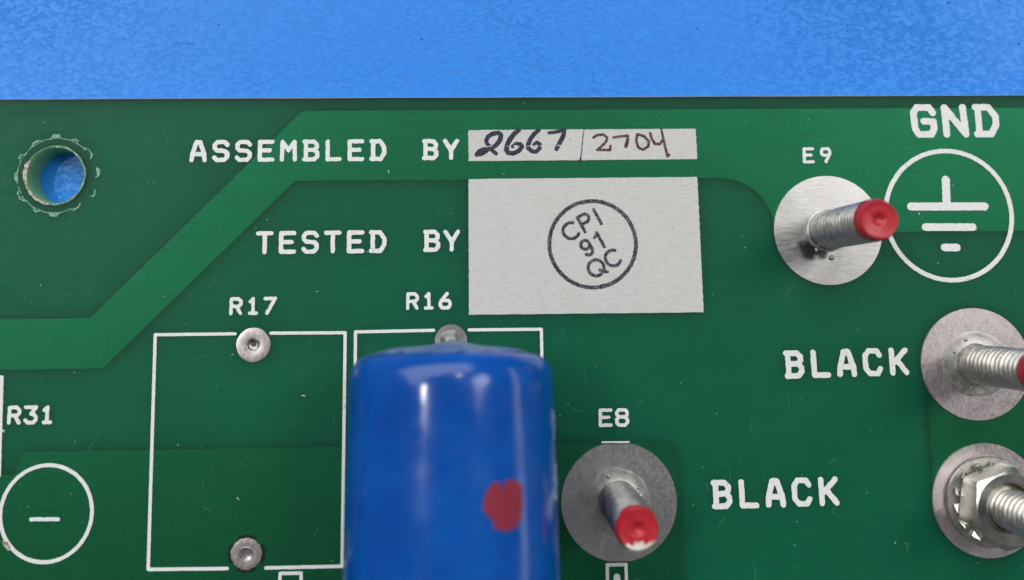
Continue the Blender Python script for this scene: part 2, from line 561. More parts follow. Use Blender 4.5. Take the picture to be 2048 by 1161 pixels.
def build_laminate():
    x0, x1, y0, y1 = -62, 68, -46, EDGE_Y
    n = 72

    def sheet(name, z_top, z_low, mat):
        """board outline with its drilled holes; z_low None gives a bare film"""
        bm = bmesh.new()
        loops = [[(x0, y0), (x1, y0), (x1, y1), (x0, y1)]]
        for hx, hy, hr in DRILLS:
            loops.append([(hx + hr * math.cos(2 * math.pi * k / n), hy + hr * math.sin(2 * math.pi * k / n)) for k in range(n)])
        levels = []
        for z in (z_top, z_low):
            if z is None:
                continue
            vs = [[bm.verts.new((x * MM, y * MM, z * MM)) for x, y in lp] for lp in loops]
            es = [bm.edges.new((lp[i], lp[(i + 1) % len(lp)])) for lp in vs for i in range(len(lp))]
            bmesh.ops.triangle_fill(bm, edges=es, use_beauty=True, use_dissolve=False)
            levels.append(vs)
        if len(levels) == 2:
            for a, b in zip(*levels):
                for i in range(len(a)):
                    j = (i + 1) % len(a)
                    bm.faces.new((a[i], a[j], b[j], b[i]))
            bmesh.ops.recalc_face_normals(bm, faces=bm.faces)
        else:
            for f in bm.faces:
                f.normal_update()
                if f.normal.z < 0:
                    f.normal_flip()
        me = bpy.data.meshes.new(name)
        bm.to_mesh(me)
        bm.free()
        me.materials.append(mat)
        return link(name, me, board)

    sheet('laminate', -0.06, -T + 0.01, M['core'])
    sheet('solder_mask', 0.0, None, M['film'])
    # bare drilled wall with a countersunk, chipped rim
    wob = lambda a, i: (0.03 * math.sin(5 * a + 1) + 0.02 * math.sin(11 * a), 0.0) if i in (0, 1) else (0, 0)
    lathe('drilled_hole', [(HR + 0.24, 0.012), (HR + 0.20, 0.02), (HR + 0.05, -0.10), (HR, -0.25), (HR, -T + 0.01), (HR + 0.21, -T + 0.01), (HR + 0.21, -0.02)],
          M['laminate'], board, (HOLE[0], HOLE[1], 0), 72, wob)
    # chipped whitened patch on the left of the rim
    def polar(r, a):
        return (r * math.cos(R(a)), r * math.sin(R(a)))
    ink('rim_chip', [([polar(HR + 0.16, a) for a in (150, 160, 172, 184, 196)], [0.06, 0.22, 0.26, 0.20, 0.08]), ([polar(HR + 0.16, a) for a in range(192, 262, 6)], 0.10)],
        M['bare'], board, 0, 0.07, 0.05, 0.04, 5, cut=lambda X, Y: (HR + 0.02) - np.hypot(X, Y), loc=(HOLE[0], HOLE[1], 0))
    ink('rim_chip', [([polar(HR + 0.14, a) for a in range(-100, 100, 6)], 0.07)], M['scar'], board, 0, 0.05, 0.05, 0.03, 6, loc=(HOLE[0], HOLE[1], 0))
    # routed edge: thin brown line of bare laminate along the far side
    segs, x = [], x0
    while x < x1:
        w = rng.uniform(1.5, 6)
        segs.append((x, rng.uniform(0.01, 0.07)))
        x += w
    segs.append((x1, 0.06))
    v, f = [], []
    for x, d in segs:
        v += [(x, EDGE_Y - d, 0.012), (x, EDGE_Y + 0.03, -0.05), (x, EDGE_Y + 0.05, -T + 0.02)]
    for i in range(len(segs) - 1):
        for k in range(2):
            f.append((3 * i + k, 3 * i + 3 + k, 3 * i + 4 + k, 3 * i + 1 + k))
    mesh('routed_edge', v, f, M['edge'], board)


build_laminate()


def bevel_slab(name, poly, h, mat, inset=0.12):
    """copper under the mask: slab whose rim slopes down over a short distance"""
    bm = bmesh.new()
    vs = [bm.verts.new((x * MM, y * MM, -0.058 * MM)) for x, y in poly]
    f = bm.faces.new(vs)
    if f.normal.z < 0:
        f.normal_flip()
    bm.normal_update()
    bmesh.ops.inset_region(bm, faces=[f], thickness=inset * MM, depth=0)
    for v in f.verts:
        v.co.z = (h - 0.06) * MM
    me = bpy.data.meshes.new(name)
    bm.to_mesh(me)
    bm.free()
    me.materials.append(mat)
    return link(name, me, board)


up = [(-16.8, 17.55), (66, 17.55), (66, 5.9), (31.6, 5.9), (26.7, 5.9)]
up += arc(21.7, 6.05, 5.0, 0, 90, 14)
up += [(-17.34, 11.05), (-34.0, -5.6), (-60, -5.6), (-60, -1.17), (-35.29, -1.17)]
bevel_slab('copper_trace', up[::-1], 0.045, M['copper'])['label'] = 'wide band of copper under green mask, running diagonally then along the top'
low = [(-60, -14.65), (-41.2, -14.65), (-40.75, -12.75)] + [(-40.75, -12.7)] + arc(15.7, -14.1, 1.4, 90, 0, 8) + [(17.05, -45), (-60, -45)]
bevel_slab('copper_trace', low[::-1], 0.04, M['copper'])
bevel_slab('copper_trace', [(39.97, -18.3), (66, -18.3), (66, -6.2), (39.97, -6.2)], 0.04, M['copper'])


# ---- scar left by a toothed washer round the mounting hole
def washer_scar():
    root = link('washer_scar', None, board, (HOLE[0] + 0.05, HOLE[1], 0))
    root['label'] = 'pale ring of tooth marks scratched into the mask round the hole'
    r0 = 3.42
    def pa(r, a):
        return (r * math.cos(R(a)), r * math.sin(R(a)))
    ink('scratch_ring', [([pa(r0 + 0.03 * math.sin(a * 0.3), a) for a in range(42, 300, 4)], 0.045)], M['scar'], root, 0, 0.03, 0.04, 0.015, 21,
        cut=lambda X, Y: (smooth_noise(X, Y, 1.2, 77) - 0.9) * 0.05)
    for k, a in enumerate((4, 36, 63, 92, 122, 152, 182, 212, 243, 270, 303, 334)):
        rr = r0 + (0.15 if k % 2 else 0.08) + (0.25 if k in (0, 11) else 0)
        w = 7.5 + 2.2 * math.sin(k * 2.1)
        strokes = [([pa(rr - 0.16, a - w), pa(rr + 0.10, a - w * 0.6), pa(rr + 0.14, a + w * 0.3), pa(rr - 0.06, a + w)], [0.04, 0.075, 0.085, 0.04])]
        if k % 3 == 0:
            strokes.append(([pa(rr + 0.02, a - w * 0.4), pa(rr, a + w * 0.5)], 0.12))
        ink('tooth_mark', strokes, M['scar'], root, 0, 0.045, 0.04, 0.03, 30 + k)


washer_scar()

# ------------------------------------------------------------------ printed lettering
GLYPH = {
    'A': [[(0, 0), (.04, .32), (.34, 1), (.64, 1), (.96, .32), (1, 0)], [(.05, .33), (.95, .33)]],
    'S': [[(1, .84), (.82, 1), (.22, 1), (.02, .84), (.02, .66), (.2, .53), (.8, .50), (1, .36), (1, .16), (.78, 0), (.2, 0), (0, .14)]],
    'E': [[(1, 1), (0.02, 1), (.02, 0), (1, 0)], [(.02, .52), (.8, .52)]],
    'M': [[(0, 0), (.03, 1), (.5, .52), (.97, 1), (1, 0)]],
    'B': [[(-.02, 1), (.72, 1), (.96, .84), (.96, .67), (.78, .53), (.1, .53)], [(.78, .53), (1, .37), (1, .17), (.75, 0), (-.02, 0)], [(.1, 0), (.1, 1)]],
    'L': [[(.05, 1), (.05, 0), (1, 0)]],
    'D': [[(-.02, 1), (.64, 1), (.98, .66), (.98, .34), (.7, 0), (-.02, 0)], [(.1, 0), (.1, 1)]],
    'Y': [[(0, 1), (.5, .45), (1, 1)], [(.5, .45), (.5, 0)]],
    'T': [[(0, 1), (1, 1)], [(.5, 1), (.5, 0)]],
    'G': [[(1, .80), (.82, 1), (.2, 1), (.0, .80), (.04, .2), (.2, 0), (.85, 0), (1, .2), (1, .47), (.5, .49)]],
    'N': [[(0.02, 0), (0, 1), (1, 0), (.94, 1)]],
    'R': [[(0, 0), (.03, 1), (.72, 1), (1, .80), (1, .64), (.78, .48), (.05, .48)], [(.55, .48), (.95, 0)]],
    '1': [[(.22, .80), (.5, 1), (.5, 0)], [(.18, 0), (.82, 0)]],
    '7': [[(0, 1), (1, 1), (.22, 0)]],
    '6': [[(.72, 1), (.22, .58), (0, .34), (0, .18), (.2, 0), (.8, 0), (1, .18), (1, .36), (.8, .52), (.2, .52)]],
    '3': [[(0, 1), (1, 1), (.52, .58), (.78, .54), (1, .38), (1, .18), (.78, 0), (.2, 0), (0, .14)]],
    '8': [[(.2, .53), (.02, .68), (.02, .84), (.2, 1), (.8, 1), (.98, .84), (.98, .68), (.8, .53), (.2, .53), (0, .38), (0, .16), (.2, 0), (.8, 0), (1, .16), (1, .38), (.8, .53)]],
    '9': [[(.98, .64), (.78, .50), (.2, .50), (.02, .64), (.02, .84), (.2, 1), (.8, 1), (.98, .84), (.98, .64), (.5, 0)]],
    'C': [[(1, .80), (.82, 1), (.26, 1), (0, .78), (0, .22), (.26, 0), (.82, 0), (1, .20)]],
    'K': [[(.03, 0), (.03, 1)], [(1, 1), (.1, .40)], [(.36, .57), (1, 0)]],
}
INK_H = 0.065


def word(text, x0, x1, y0, y1, sw, wr=0.78, skew=0.0, drop=0.0):
    """outer extents in mm; sw = stroke width; wr = outer letter width / outer height; drop = fall of the baseline along the word"""
    root = link('printed_word', None, board, (x0, y0, 0))
    root['label'] = 'white printed lettering ' + text
    h = y1 - y0
    lw = wr * h
    pitch = (x1 - x0 - lw) / max(1, len(text) - 1)
    r = sw / 2
    for k, ch in enumerate(text):
        st = []
        dy = -drop * k / max(1, len(text) - 1)
        for line in GLYPH[ch]:
            st.append(([(k * pitch + r + px * (lw - 2 * r) + skew * py, dy + r + py * (h - 2 * r)) for px, py in line], r * rng.uniform(0.96, 1.04)))
        ink('letter', st, M['ink'], root, 0.0, INK_H, min(0.06, sw / 6), 0.018)
    return root


word('ASSEMBLED', -26.92, -9.02, 12.82, 14.86, 0.39, 0.76, 0.0, 0.0)
word('BY', -5.76, -2.37, 12.88, 14.84, 0.39, 0.76)
word('TESTED', -20.75, -8.97, 4.39, 6.47, 0.39, 0.76)
word('BY', -5.66, -2.31, 4.44, 6.46, 0.39, 0.76)
word('R17', -22.99, -18.78, -1.05, 0.56, 0.31, 0.74)
word('R16', -7.22, -3.10, -0.76, 0.84, 0.31, 0.74)
word('R31', -42.08, -38.02, -10.36, -8.72, 0.32, 0.74)
word('E9', 29.55, 32.28, 12.36, 13.86, 0.28, 0.74)
word('E8', 9.98, 12.72, -11.33, -9.72, 0.29, 0.78)
word('GND', 39.98, 48.45, 14.72, 17.90, 0.62, 0.78, -0.06)
word('BLACK', 26.98, 38.42, -7.32, -4.80, 0.49, 0.72, -0.05, -0.16)
word('BLACK', 19.95, 31.38, -18.63, -16.10, 0.49, 0.72, -0.05, -0.12)


# ---- outlines and symbols
def outline(label, runs, w, name='printed_outline', cell=0.06):
    root = link(name, None, board)
    root['label'] = label
    for run in runs:
        ink('line', [(run, w / 2)], M['ink'], root, 0.0, INK_H, cell, 0.010)
    return root


outline('white printed rectangle around the R17 position',
        [[(-22.42, -2.70), (-29.47, -2.70), (-29.40, -22.80), (-22.62, -22.86)], [(-19.25, -2.68), (-12.64, -2.72), (-12.70, -22.86), (-19.30, -22.87)]], 0.28)
outline('white printed rectangle under the blue component at the R16 position',
        [[(-4.72, -2.60), (-11.72, -2.66), (-11.72, -22.86), (-4.9, -22.9)], [(-1.55, -2.60), (4.98, -2.62), (4.98, -22.86), (-1.4, -22.9)]], 0.28)
outline('white printed line at the left picture edge beside the R31 lettering', [[(-46, -6.20), (-42.72, -6.25), (-42.52, -14.7), (-46, -14.72)]], 0.30)


def ring(label, cx, cy, rx, ry, w, name, extra=()):
    root = link(name, None, board)
    root['label'] = label
    pts = [(cx + rx * math.cos(t), cy + ry * math.sin(t)) for t in np.linspace(0, 2 * math.pi, 97)]
    ink('circle', [(pts, w / 2)], M['ink'], root, 0.0, INK_H, 0.07, 0.012)
    for run, ww, *more in extra:
        ink('bar', [(run, ww / 2)] + [(q, ww / 2) for q in more], M['ink'], root, 0.0, INK_H, 0.06, 0.016)
    return root


g = ring('white printed ground symbol in a circle under GND', 43.0, 7.42, 5.93, 6.02, 0.42, 'ground_symbol',
         [([(39.5, 8.24), (46.42, 8.20)], 0.75, [(42.93, 10.72), (42.86, 8.3)]), ([(40.75, 6.32), (45.18, 6.28)], 0.70), ([(42.42, 4.42), (43.55, 4.40)], 0.70)])
m_ = ring('white printed minus sign in a circle', -38.32, -17.95, 3.92, 4.08, 0.32, 'minus_symbol', [([(-39.58, -18.42), (-37.28, -18.46)], 0.32)])
ink('scorch', [([(-41.75, -20.3), (-41.35, -20.75)], 0.20)], M['bare'], m_, 0.0, INK_H + 0.01, 0.05, 0.05)


def small_box(label, x0, x1, y1, inner):
    root = link('printed_outline', None, board)
    root['label'] = label
    r = 0.14
    ink('line', [([(x0 + r, y1 - 6), (x0 + r, y1 - r), (x1 - r, y1 - r), (x1 - r, y1 - 6)], r)], M['ink'], root, 0, INK_H, 0.05, 0.010)
    ink('line', inner, M['ink'], root, 0, INK_H, 0.05, 0.010)


small_box('white printed small box under the R17 rectangle at the picture edge', -18.2, -16.1, -23.22, [(arc(-17.15, -24.6, 0.45, 0, 180), 0.14)])
small_box('white printed small box under the E8 stud at the picture edge', 10.33, 12.27, -23.05, [([(11.3, -24.25), (11.3, -26.5)], 0.30)])


# ---- white marking blocks with handwriting and stamp
def block(label, quad, z):
    xs = [p[0] for p in quad]
    root = link('marking_block', None, board)
    root['label'] = label
    ink('white_patch', [('poly', quad)], M['block'], root, 0.0, z, 0.11, 0.02, 91)
    return root


bar_ = block('white printed writing strip with handwritten numbers beside ASSEMBLED BY', [(-1.53, 15.66), (19.62, 15.68), (19.68, 12.82), (-1.49, 12.76)], 0.065)
blk = block('large white printed block with a round inspection stamp beside TESTED BY', [(-1.53, 11.10), (19.62, 11.15), (19.78, -1.27), (-1.55, -1.25)], 0.065)

U = lambda u, v: (-1.53 + (u - 25) * 0.010665, 15.66 - (v - 45) * 0.01063)


def pen(name, strokes, mat, parent, seed, holes=0.0, cut=None, z=0.078):
    ink(name, [([U(*p) for p in pts], [r * 0.0107 for r in rr] if isinstance(rr, (list, tuple)) else rr * 0.0107) for pts, rr in strokes],
        mat, parent, 0.06, z, 0.032, 0.010, seed, cut, None, holes)


smear = lambda X, Y: 0.012 - np.abs(Y - 14.15 - 0.02 * np.sin(X * 3)) - 0.05 * smooth_noise(X, Y, 0.5, 4)   # wiped streak across the marker digits
pen('handwritten_digit', [([(225, 190), (190, 170), (180, 140), (195, 105), (235, 78), (285, 70), (308, 90), (302, 130), (270, 175), (230, 205), (190, 222)], [12, 17, 18, 19, 20, 20, 20, 21, 20, 17, 16]),
                          ([(100, 258), (130, 242), (170, 224), (200, 212)], [22, 34, 30, 16]), ([(205, 208), (240, 232), (266, 254)], [14, 17, 16])], M['marker'], bar_, 1, 0, smear)
pen('handwritten_digit', [([(467, 48), (425, 78), (385, 130), (360, 180), (355, 220), (370, 248), (415, 252), (462, 230), (492, 192), (475, 168), (440, 168), (408, 190)], [17, 21, 22, 21, 21, 20, 19, 20, 18, 16, 17, 16])], M['marker'], bar_, 2, 0, smear)
pen('handwritten_digit', [([(638, 48), (598, 80), (562, 128), (543, 175), (545, 208), (575, 234), (608, 240), (640, 212), (645, 175), (620, 156), (590, 176)], [17, 20, 20, 20, 19, 18, 18, 18, 18, 16, 14])], M['marker'], bar_, 3, 0, smear)
pen('handwritten_digit', [([(725, 72), (790, 66), (860, 46), (850, 100), (818, 160), (788, 214)], [14, 15, 17, 21, 20, 19])], M['marker'], bar_, 4, 0, smear)
pen('divider_stroke', [([(1032, 42), (1018, 120), (1008, 220), (998, 290), (991, 322)], [3.5, 3.5, 4, 6, 10])], M['marker'], bar_, 5)
pen('handwritten_digit', [([(1112, 116), (1148, 94), (1198, 92), (1230, 116), (1222, 152), (1180, 195), (1142, 226), (1200, 226), (1254, 228), (1258, 192)], 11.5)], M['redpen'], bar_, 6)
pen('handwritten_digit', [([(1288, 116), (1345, 108), (1412, 102), (1408, 150), (1392, 196)], [12, 11, 12, 15, 16])], M['redpen'], bar_, 7)
pen('handwritten_digit', [([(1494, 92), (1484, 150), (1502, 208), (1540, 226), (1586, 200), (1596, 154), (1556, 108), (1498, 90)], 12)], M['redpen'], bar_, 8)
pen('handwritten_digit', [([(1608, 80), (1620, 130), (1648, 176), (1688, 178), (1716, 144)], 12), ([(1706, 46), (1722, 130), (1740, 225), (1755, 284)], [9, 11, 12, 14]), ([(1752, 280), (1770, 272)], 10)], M['redpen'], bar_, 9)

SC = (9.78, 5.03)
st_root = blk
ink('stamp_ring', [([(SC[0] + 3.97 * math.cos(t), SC[1] + 3.95 * math.sin(t)) for t in np.linspace(0, 2 * math.pi, 91)], 0.18)], M['stampink'], st_root, 0.06, 0.078, 0.035, 0.022, 40)
ca, sa = math.cos(R(27.5)), math.sin(R(27.5))


def stamp(ch, cx, cy, strokes, seed):
    """letter strokes in its own upright frame (mm), turned with the stamp; (cx, cy) = letter centre in zoom units"""
    x0 = SC[0] + (cx - 768) * 0.01582
    y0 = SC[1] - (cy - 725) * 0.01582
    out = []
    for pts in strokes:
        out.append(([(x0 + x * ca - y * sa, y0 + x * sa + y * ca) for x, y in pts], 0.148))
    ink('stamped_letter', out, M['stampink'], st_root, 0.06, 0.078, 0.032, 0.016, seed)


stamp('C', 645, 646, [arc(0, 0, 0.74, 48, 312)], 50)
stamp('P', 727, 600, [[(-0.42, -0.74), (-0.42, 0.74), (0.15, 0.74)] + arc(0.15, 0.36, 0.38, 90, -90, 8) + [(-0.42, -0.02)]], 51)
stamp('I', 799, 566, [[(0, -0.74), (0, 0.74)]], 52)
stamp('9', 733, 746, [arc(0.0, 0.30, 0.40, 0, 360), arc(0.0, -0.02, 0.40, 0, 0) [:1] + [(0.40, 0.28), (0.38, -0.2)] + arc(0.0, -0.32, 0.38, 0, -150, 8)], 53)
stamp('1', 808, 703, [[(-0.30, 0.42), (-0.05, 0.50), (0.10, 0.72), (0.10, -0.72)]], 54)
stamp('Q', 785, 862, [arc(0, 0, 0.72, 0, 360), [(0.22, -0.35), (0.72, -0.80)]], 55)
stamp('C', 885, 806, [arc(0, 0, 0.72, 48, 312)], 56)


# ---- component pads with soldered eyelets
def component_pad(x, y, r, label, gap=False, tin='tin_pink', tilt=0.0):
    root = link('component_pad', None, board, (x, y, 0))
    root['label'] = label
    wob = lambda a, i: ((0.012 * math.sin(7 * a) + 0.012 * math.sin(4 * a + 2) + (0.03 * math.sin(13 * a + 1) if gap else 0)) if i in (0, 1) else 0.0, 0.0)
    lathe('tinned_disc', [(r, 0.0), (r - 0.03, 0.085), (r - 0.2, 0.10), (0.66, 0.11), (0.60, 0.10)], M[tin], root, None, 72, wob)
    cup = [(0.64, 0.09), (0.60, 0.22), (0.54, 0.21), (0.50, 0.08), (0.36, 0.05), (0.22, 0.035), (0, 0.03)] if gap else \
        [(0.64, 0.09), (0.60, 0.125), (0.54, 0.10), (0.50, -0.05), (0.47, -0.22), (0.36, -0.30), (0.20, -0.36), (0, -0.34)]
    lathe('eyelet', cup, M['tin_dark'] if gap else M['solder'], root, None, 40,
          lambda a, i: (0.015 * math.sin(3 * a + i), 0.012 * math.sin(2 * a + i * 1.3) if i > 4 else 0))
    if gap:
        for k in range(4):
            a0 = 90 * k + 90
            ink('clearance_gap', [(arc(0, 0, r + 0.10, a0 - 27, a0 + 27), 0.13)], M['gap'], root, 0.0, 0.058, 0.04, 0.01)
    else:
        pts = [(0.10 * math.cos(t) - 0.07, 0.10 * math.sin(t) + 0.08) for t in np.linspace(0, 2 * math.pi, 9)]
        ink('pit', [(pts, 0.11)], M['pit'], root, -0.33, -0.24, 0.03, 0.04)
    return root


component_pad(-20.78, -3.69, 1.53, 'round pinkish tinned pad at the top of the R17 rectangle')
component_pad(-21.0, -21.66, 1.36, 'round tinned pad with dark gaps at the bottom of the R17 rectangle', True)


def r16_pad():
    root = link('component_pad', None, board, (-3.17, -3.53, 0))
    root['label'] = 'grey tinned pad half hidden by the blue component'
    lathe('tinned_disc', [(1.47, 0.0), (1.44, 0.09), (0, 0.11)], M['tin_dark'], root, None, 56)
    lathe('solder_mound', [(0.98, 0.08), (0.90, 0.22), (0.72, 0.42), (0.52, 0.75), (0.42, 1.1), (0, 1.15)], M['solder'], root, None, 40, lambda a, i: (0.04 * math.sin(3 * a), 0))


r16_pad()


# ---- the four large stud pads
def stud_pad(x, y, r, tin, label, flats=(), solder_r=2.9, seed=0, beads=()):
    root = link('stud_pad', None, board, (x, y, 0))
    root['label'] = label
    n = 96
    poly = []
    for k in range(n):
        a = 2 * math.pi * k / n
        px, py = r * math.cos(a), r * math.sin(a)
        for f in flats:
            if f > 0:
                py = min(py, f)
            else:
                py = max(py, f)
        poly.append((px, py))
    v = [(px, py, 0.0) for px, py in poly] + [(px * 0.992, py * 0.992, 0.10) for px, py in poly] + [(0, 0, 0.115)]
    f = [(k, (k + 1) % n, n + (k + 1) % n, n + k) for k in range(n)] + [(n + k, n + (k + 1) % n, 2 * n) for k in range(n)]
    mesh('tinned_disc', v, f, M[tin], root)
    r_ = random.Random(seed)
    ph = [r_.uniform(0, 6.28) for _ in range(4)]
    def wob(a, i):
        w = 0.07 * math.sin(2 * a + ph[0]) + 0.025 * math.sin(5 * a + ph[1]) + 0.012 * math.sin(13 * a + ph[2])
        return (w * (1.6 if i <= 2 else 0.2), 0.012 * math.sin(5 * a + ph[3]) if i > 1 else 0)
    lathe('solder_fillet', [(solder_r, 0.10), (solder_r - 0.15, 0.122), (solder_r - 0.4, 0.132), (1.98, 0.145), (1.86, 0.19), (1.78, 0.36), (1.70, 0.6), (1.5, 0.65)], M['solder'], root, None, 72, wob)
    for bx, by, br in beads:
        lathe('solder_bead', [(br, 0.15), (br * 0.9, 0.15 + br * 0.45), (br * 0.5, 0.15 + br * 0.8), (0, 0.15 + br * 0.9)], M['solder'], root, (bx, by, 0), 18)
    return root


E9, E8, BK, NT = (31.60, 6.12), (11.55, -17.62), (44.62, -6.22), (44.85, -18.28)
stud_pad(E9[0], E9[1], 5.08, 'tin_bright', 'bright round tinned pad under the E9 lettering', (), 2.15, 3, [(0.2, -2.55, 0.24), (-1.2, -1.85, 0.22)])
stud_pad(E8[0] + 0.1, E8[1] - 0.22, 5.18, 'tin_dark', 'dark grey tinned pad with flattened edges under the E8 lettering', (5.03, -5.1), 2.95, 5,
         [(-0.9, 2.2, 0.16), (1.9, 0.5, 0.30), (2.1, -0.35, 0.22), (1.7, 1.2, 0.14)])
stud_pad(BK[0] - 0.05, BK[1], 5.08, 'tin_pink', 'pinkish tinned pad right of the upper BLACK lettering', (), 3.1, 8, [(-0.8, 2.2, 0.18), (-1.9, 1.1, 0.14), (-0.6, -2.1, 0.14)])
stud_pad(NT[0] - 0.05, NT[1], 5.03, 'tin_pink', 'pinkish tinned pad under the hex nut', (), 2.4, 12)
ink('pad_edge_line', [([(10.25, -12.66), (12.65, -12.68)], 0.07)], M['ink'], board, 0.0, 0.12, 0.03, 0.004)


# ------------------------------------------------------------------ threaded studs (6-32 size)
def thread_mesh(z0, z1, rmaj=1.76, depth=0.27, pitch=0.66, n=48, seed=0):
    rows = int((z1 - z0) / pitch * 12)
    v, f = [], []
    for i in range(rows + 1):
        z = z0 + (z1 - z0) * i / rows
        for k in range(n):
            a = 2 * math.pi * k / n
            ph = (z / pitch - k / n) % 1.0
            t = abs(ph * 2 - 1)
            prof = min(1.0, max(0.0, (t - 0.10) / 0.75))          # crest flat, sloping flanks, root
            fill = 0.45 * math.exp(-(z - z0) / 1.0)               # solder has run up the lowest turns
            nz = mnoise.noise(Vector((math.cos(a) * 2.5 + seed, math.sin(a) * 2.5, z * 1.1)))
            r = rmaj - depth * (1 - fill) * prof * (0.96 + 0.15 * nz) + 0.008 * nz
            v.append((r * math.cos(a), r * math.sin(a), z))
    for i in range(rows):
        for k in range(n):
            k2 = (k + 1) % n
            f.append((i * n + k, i * n + k2, (i + 1) * n + k2, (i + 1) * n + k))
    return v, f


def stud(x, y, h, label, seed, chip=False, paint=1.0):
    root = thing('threaded_stud', label, 'stud', (x, y, 0.1), 'red tipped threaded studs')
    v, f = thread_mesh(0.1, h - paint, seed=seed)
    mesh('threaded_shank', v, f, M['thread'], root, None, True)
    # painted end: last turns, chamfer, flat face with a centre dimple
    prof = [(1.66, h - paint - 0.02), (1.70, h - paint + 0.04), (1.72, h - 0.80), (1.64, h - 0.66), (1.71, h - 0.50), (1.70, h - 0.42), (1.56, h - 0.10), (1.50, h), (1.43, h - 0.015),
            (1.32, h - 0.06), (0.95, h - 0.075), (0.62, h - 0.10), (0.52, h - 0.13), (0.40, h - 0.26), (0.24, h - 0.40), (0.10, h - 0.44), (0, h - 0.44)]
    o = lathe('red_painted_tip', prof, [M['red'], M['cream']], root, None, 64, lambda a, i: ((0.02 * math.sin(5 * a + seed), (0.10 * math.sin(3 * a + seed) + 0.05 * math.sin(8 * a + 2 * seed)) if i < 2 else 0)), sharp=60)
    if chip:
        fm = []
        for p in o.data.polygons:
            c = p.center / MM
            a = math.atan2(c.y, c.x)
            lim = -1.02 + 0.10 * math.sin(c.x * 7) - 0.05 * math.cos(c.x * 13)
            fm.append(1 if (c.y < lim + 0.05 * c.x and c.z > h - 0.5) else 0)
        o.data.polygons.foreach_set('material_index', fm)
    return root


stud(E9[0], E9[1], 10.9, 'red-tipped threaded metal stud under the E9 lettering, left of the ground symbol', 1, paint=1.15)
stud(E8[0], E8[1], 10.6, 'red-tipped threaded stud under the E8 lettering, with chipped paint, right of the blue component', 4, True, 0.62)
stud(BK[0], BK[1], 10.9, 'threaded metal stud right of the upper BLACK lettering, at the right picture edge', 9, paint=1.9)
stud(NT[0], NT[1], 10.9, 'threaded metal stud standing in the hex nut in the lower right corner', 14, paint=2.6)


# ------------------------------------------------------------------ hex nut with toothed washer
def lock_nut():
    root = thing('lock_nut', 'shiny hex nut with toothed lock washer on the lower right stud', 'nut', (NT[0], NT[1], 0.1))
    lathe('flat_washer', [(1.85, 0.16), (3.80, 0.16), (3.92, 0.22), (3.95, 0.34), (3.85, 0.46), (3.2, 0.52), (1.85, 0.56)], M['solder'], root, None, 72, lambda a, i: (0.03 * math.sin(3 * a), 0.02 * math.sin(4 * a)), close=True)
    tw = lathe('toothed_washer', [(1.85, 0.58), (2.72, 0.58), (2.78, 0.66), (2.72, 0.98), (1.85, 0.98)], M['zinc'], root, None, 60, close=True)
    nt = 14
    for k in range(nt):
        a = 2 * math.pi * (k + 0.3) / nt
        v = []
        for r, w, tws in ((2.60, 0.36, 0.10), (3.05, 0.36, 0.42), (3.50, 0.30, 0.60)):
            for s in (-1, 1):
                for zz in (-0.10, 0.10):
                    v.append((r, s * w, 0.80 + zz + s * w * tws))
        f = [(0, 1, 3, 2), (8, 10, 11, 9)]
        for q in (0, 4):
            f += [(q, q + 4, q + 5, q + 1), (q + 2, q + 3, q + 7, q + 6), (q + 1, q + 5, q + 7, q + 3), (q, q + 2, q + 6, q + 4)]
        c, s_ = math.cos(a), math.sin(a)
        mesh('tooth', [(x * c - y * s_, x * s_ + y * c, z) for x, y, z in v], f, M['zinc'], tw)
    # hexagon, chamfered top, bevelled bore
    AF, z0, z1, n = 6.25, 1.0, 3.75, 96
    a0 = R(170)
    rings = []
    ri = AF / 2
    for spec in ('bore0', 'bot', 'out0', 'out1', 'chm', 'flat', 'cham', 'bore1'):
        row = []
        for k in range(n):
            t = 2 * math.pi * k / n
            s = (t + math.pi / 6) % (math.pi / 3) - math.pi / 6
            rh = min(ri / math.cos(s), ri * 1.135)
            drop = max(0.0, rh - ri * 0.985) * 0.62
            r, z = {'bore0': (1.62, z0), 'bot': (ri * 0.94, z0), 'out0': (rh, z0 + 0.12 + drop * 0.4), 'out1': (rh, z1 - 0.06 - drop), 'chm': (rh - 0.05, z1 - 0.03 - drop * 0.9),
                    'flat': (ri * 0.955, z1), 'cham': (2.28, z1), 'bore1': (1.66, z1 - 0.55)}[spec]
            row.append((r * math.cos(t + a0), r * math.sin(t + a0), z))
        rings.append(row)
    v = [p for row in rings for p in row]
    m = len(rings)
    f = [((i % m) * n + k, (i % m) * n + (k + 1) % n, ((i + 1) % m) * n + (k + 1) % n, ((i + 1) % m) * n + k) for i in range(m) for k in range(n)]
    mesh('hexagon', v, f, M['zinc'], root, None, True, 24)


lock_nut()


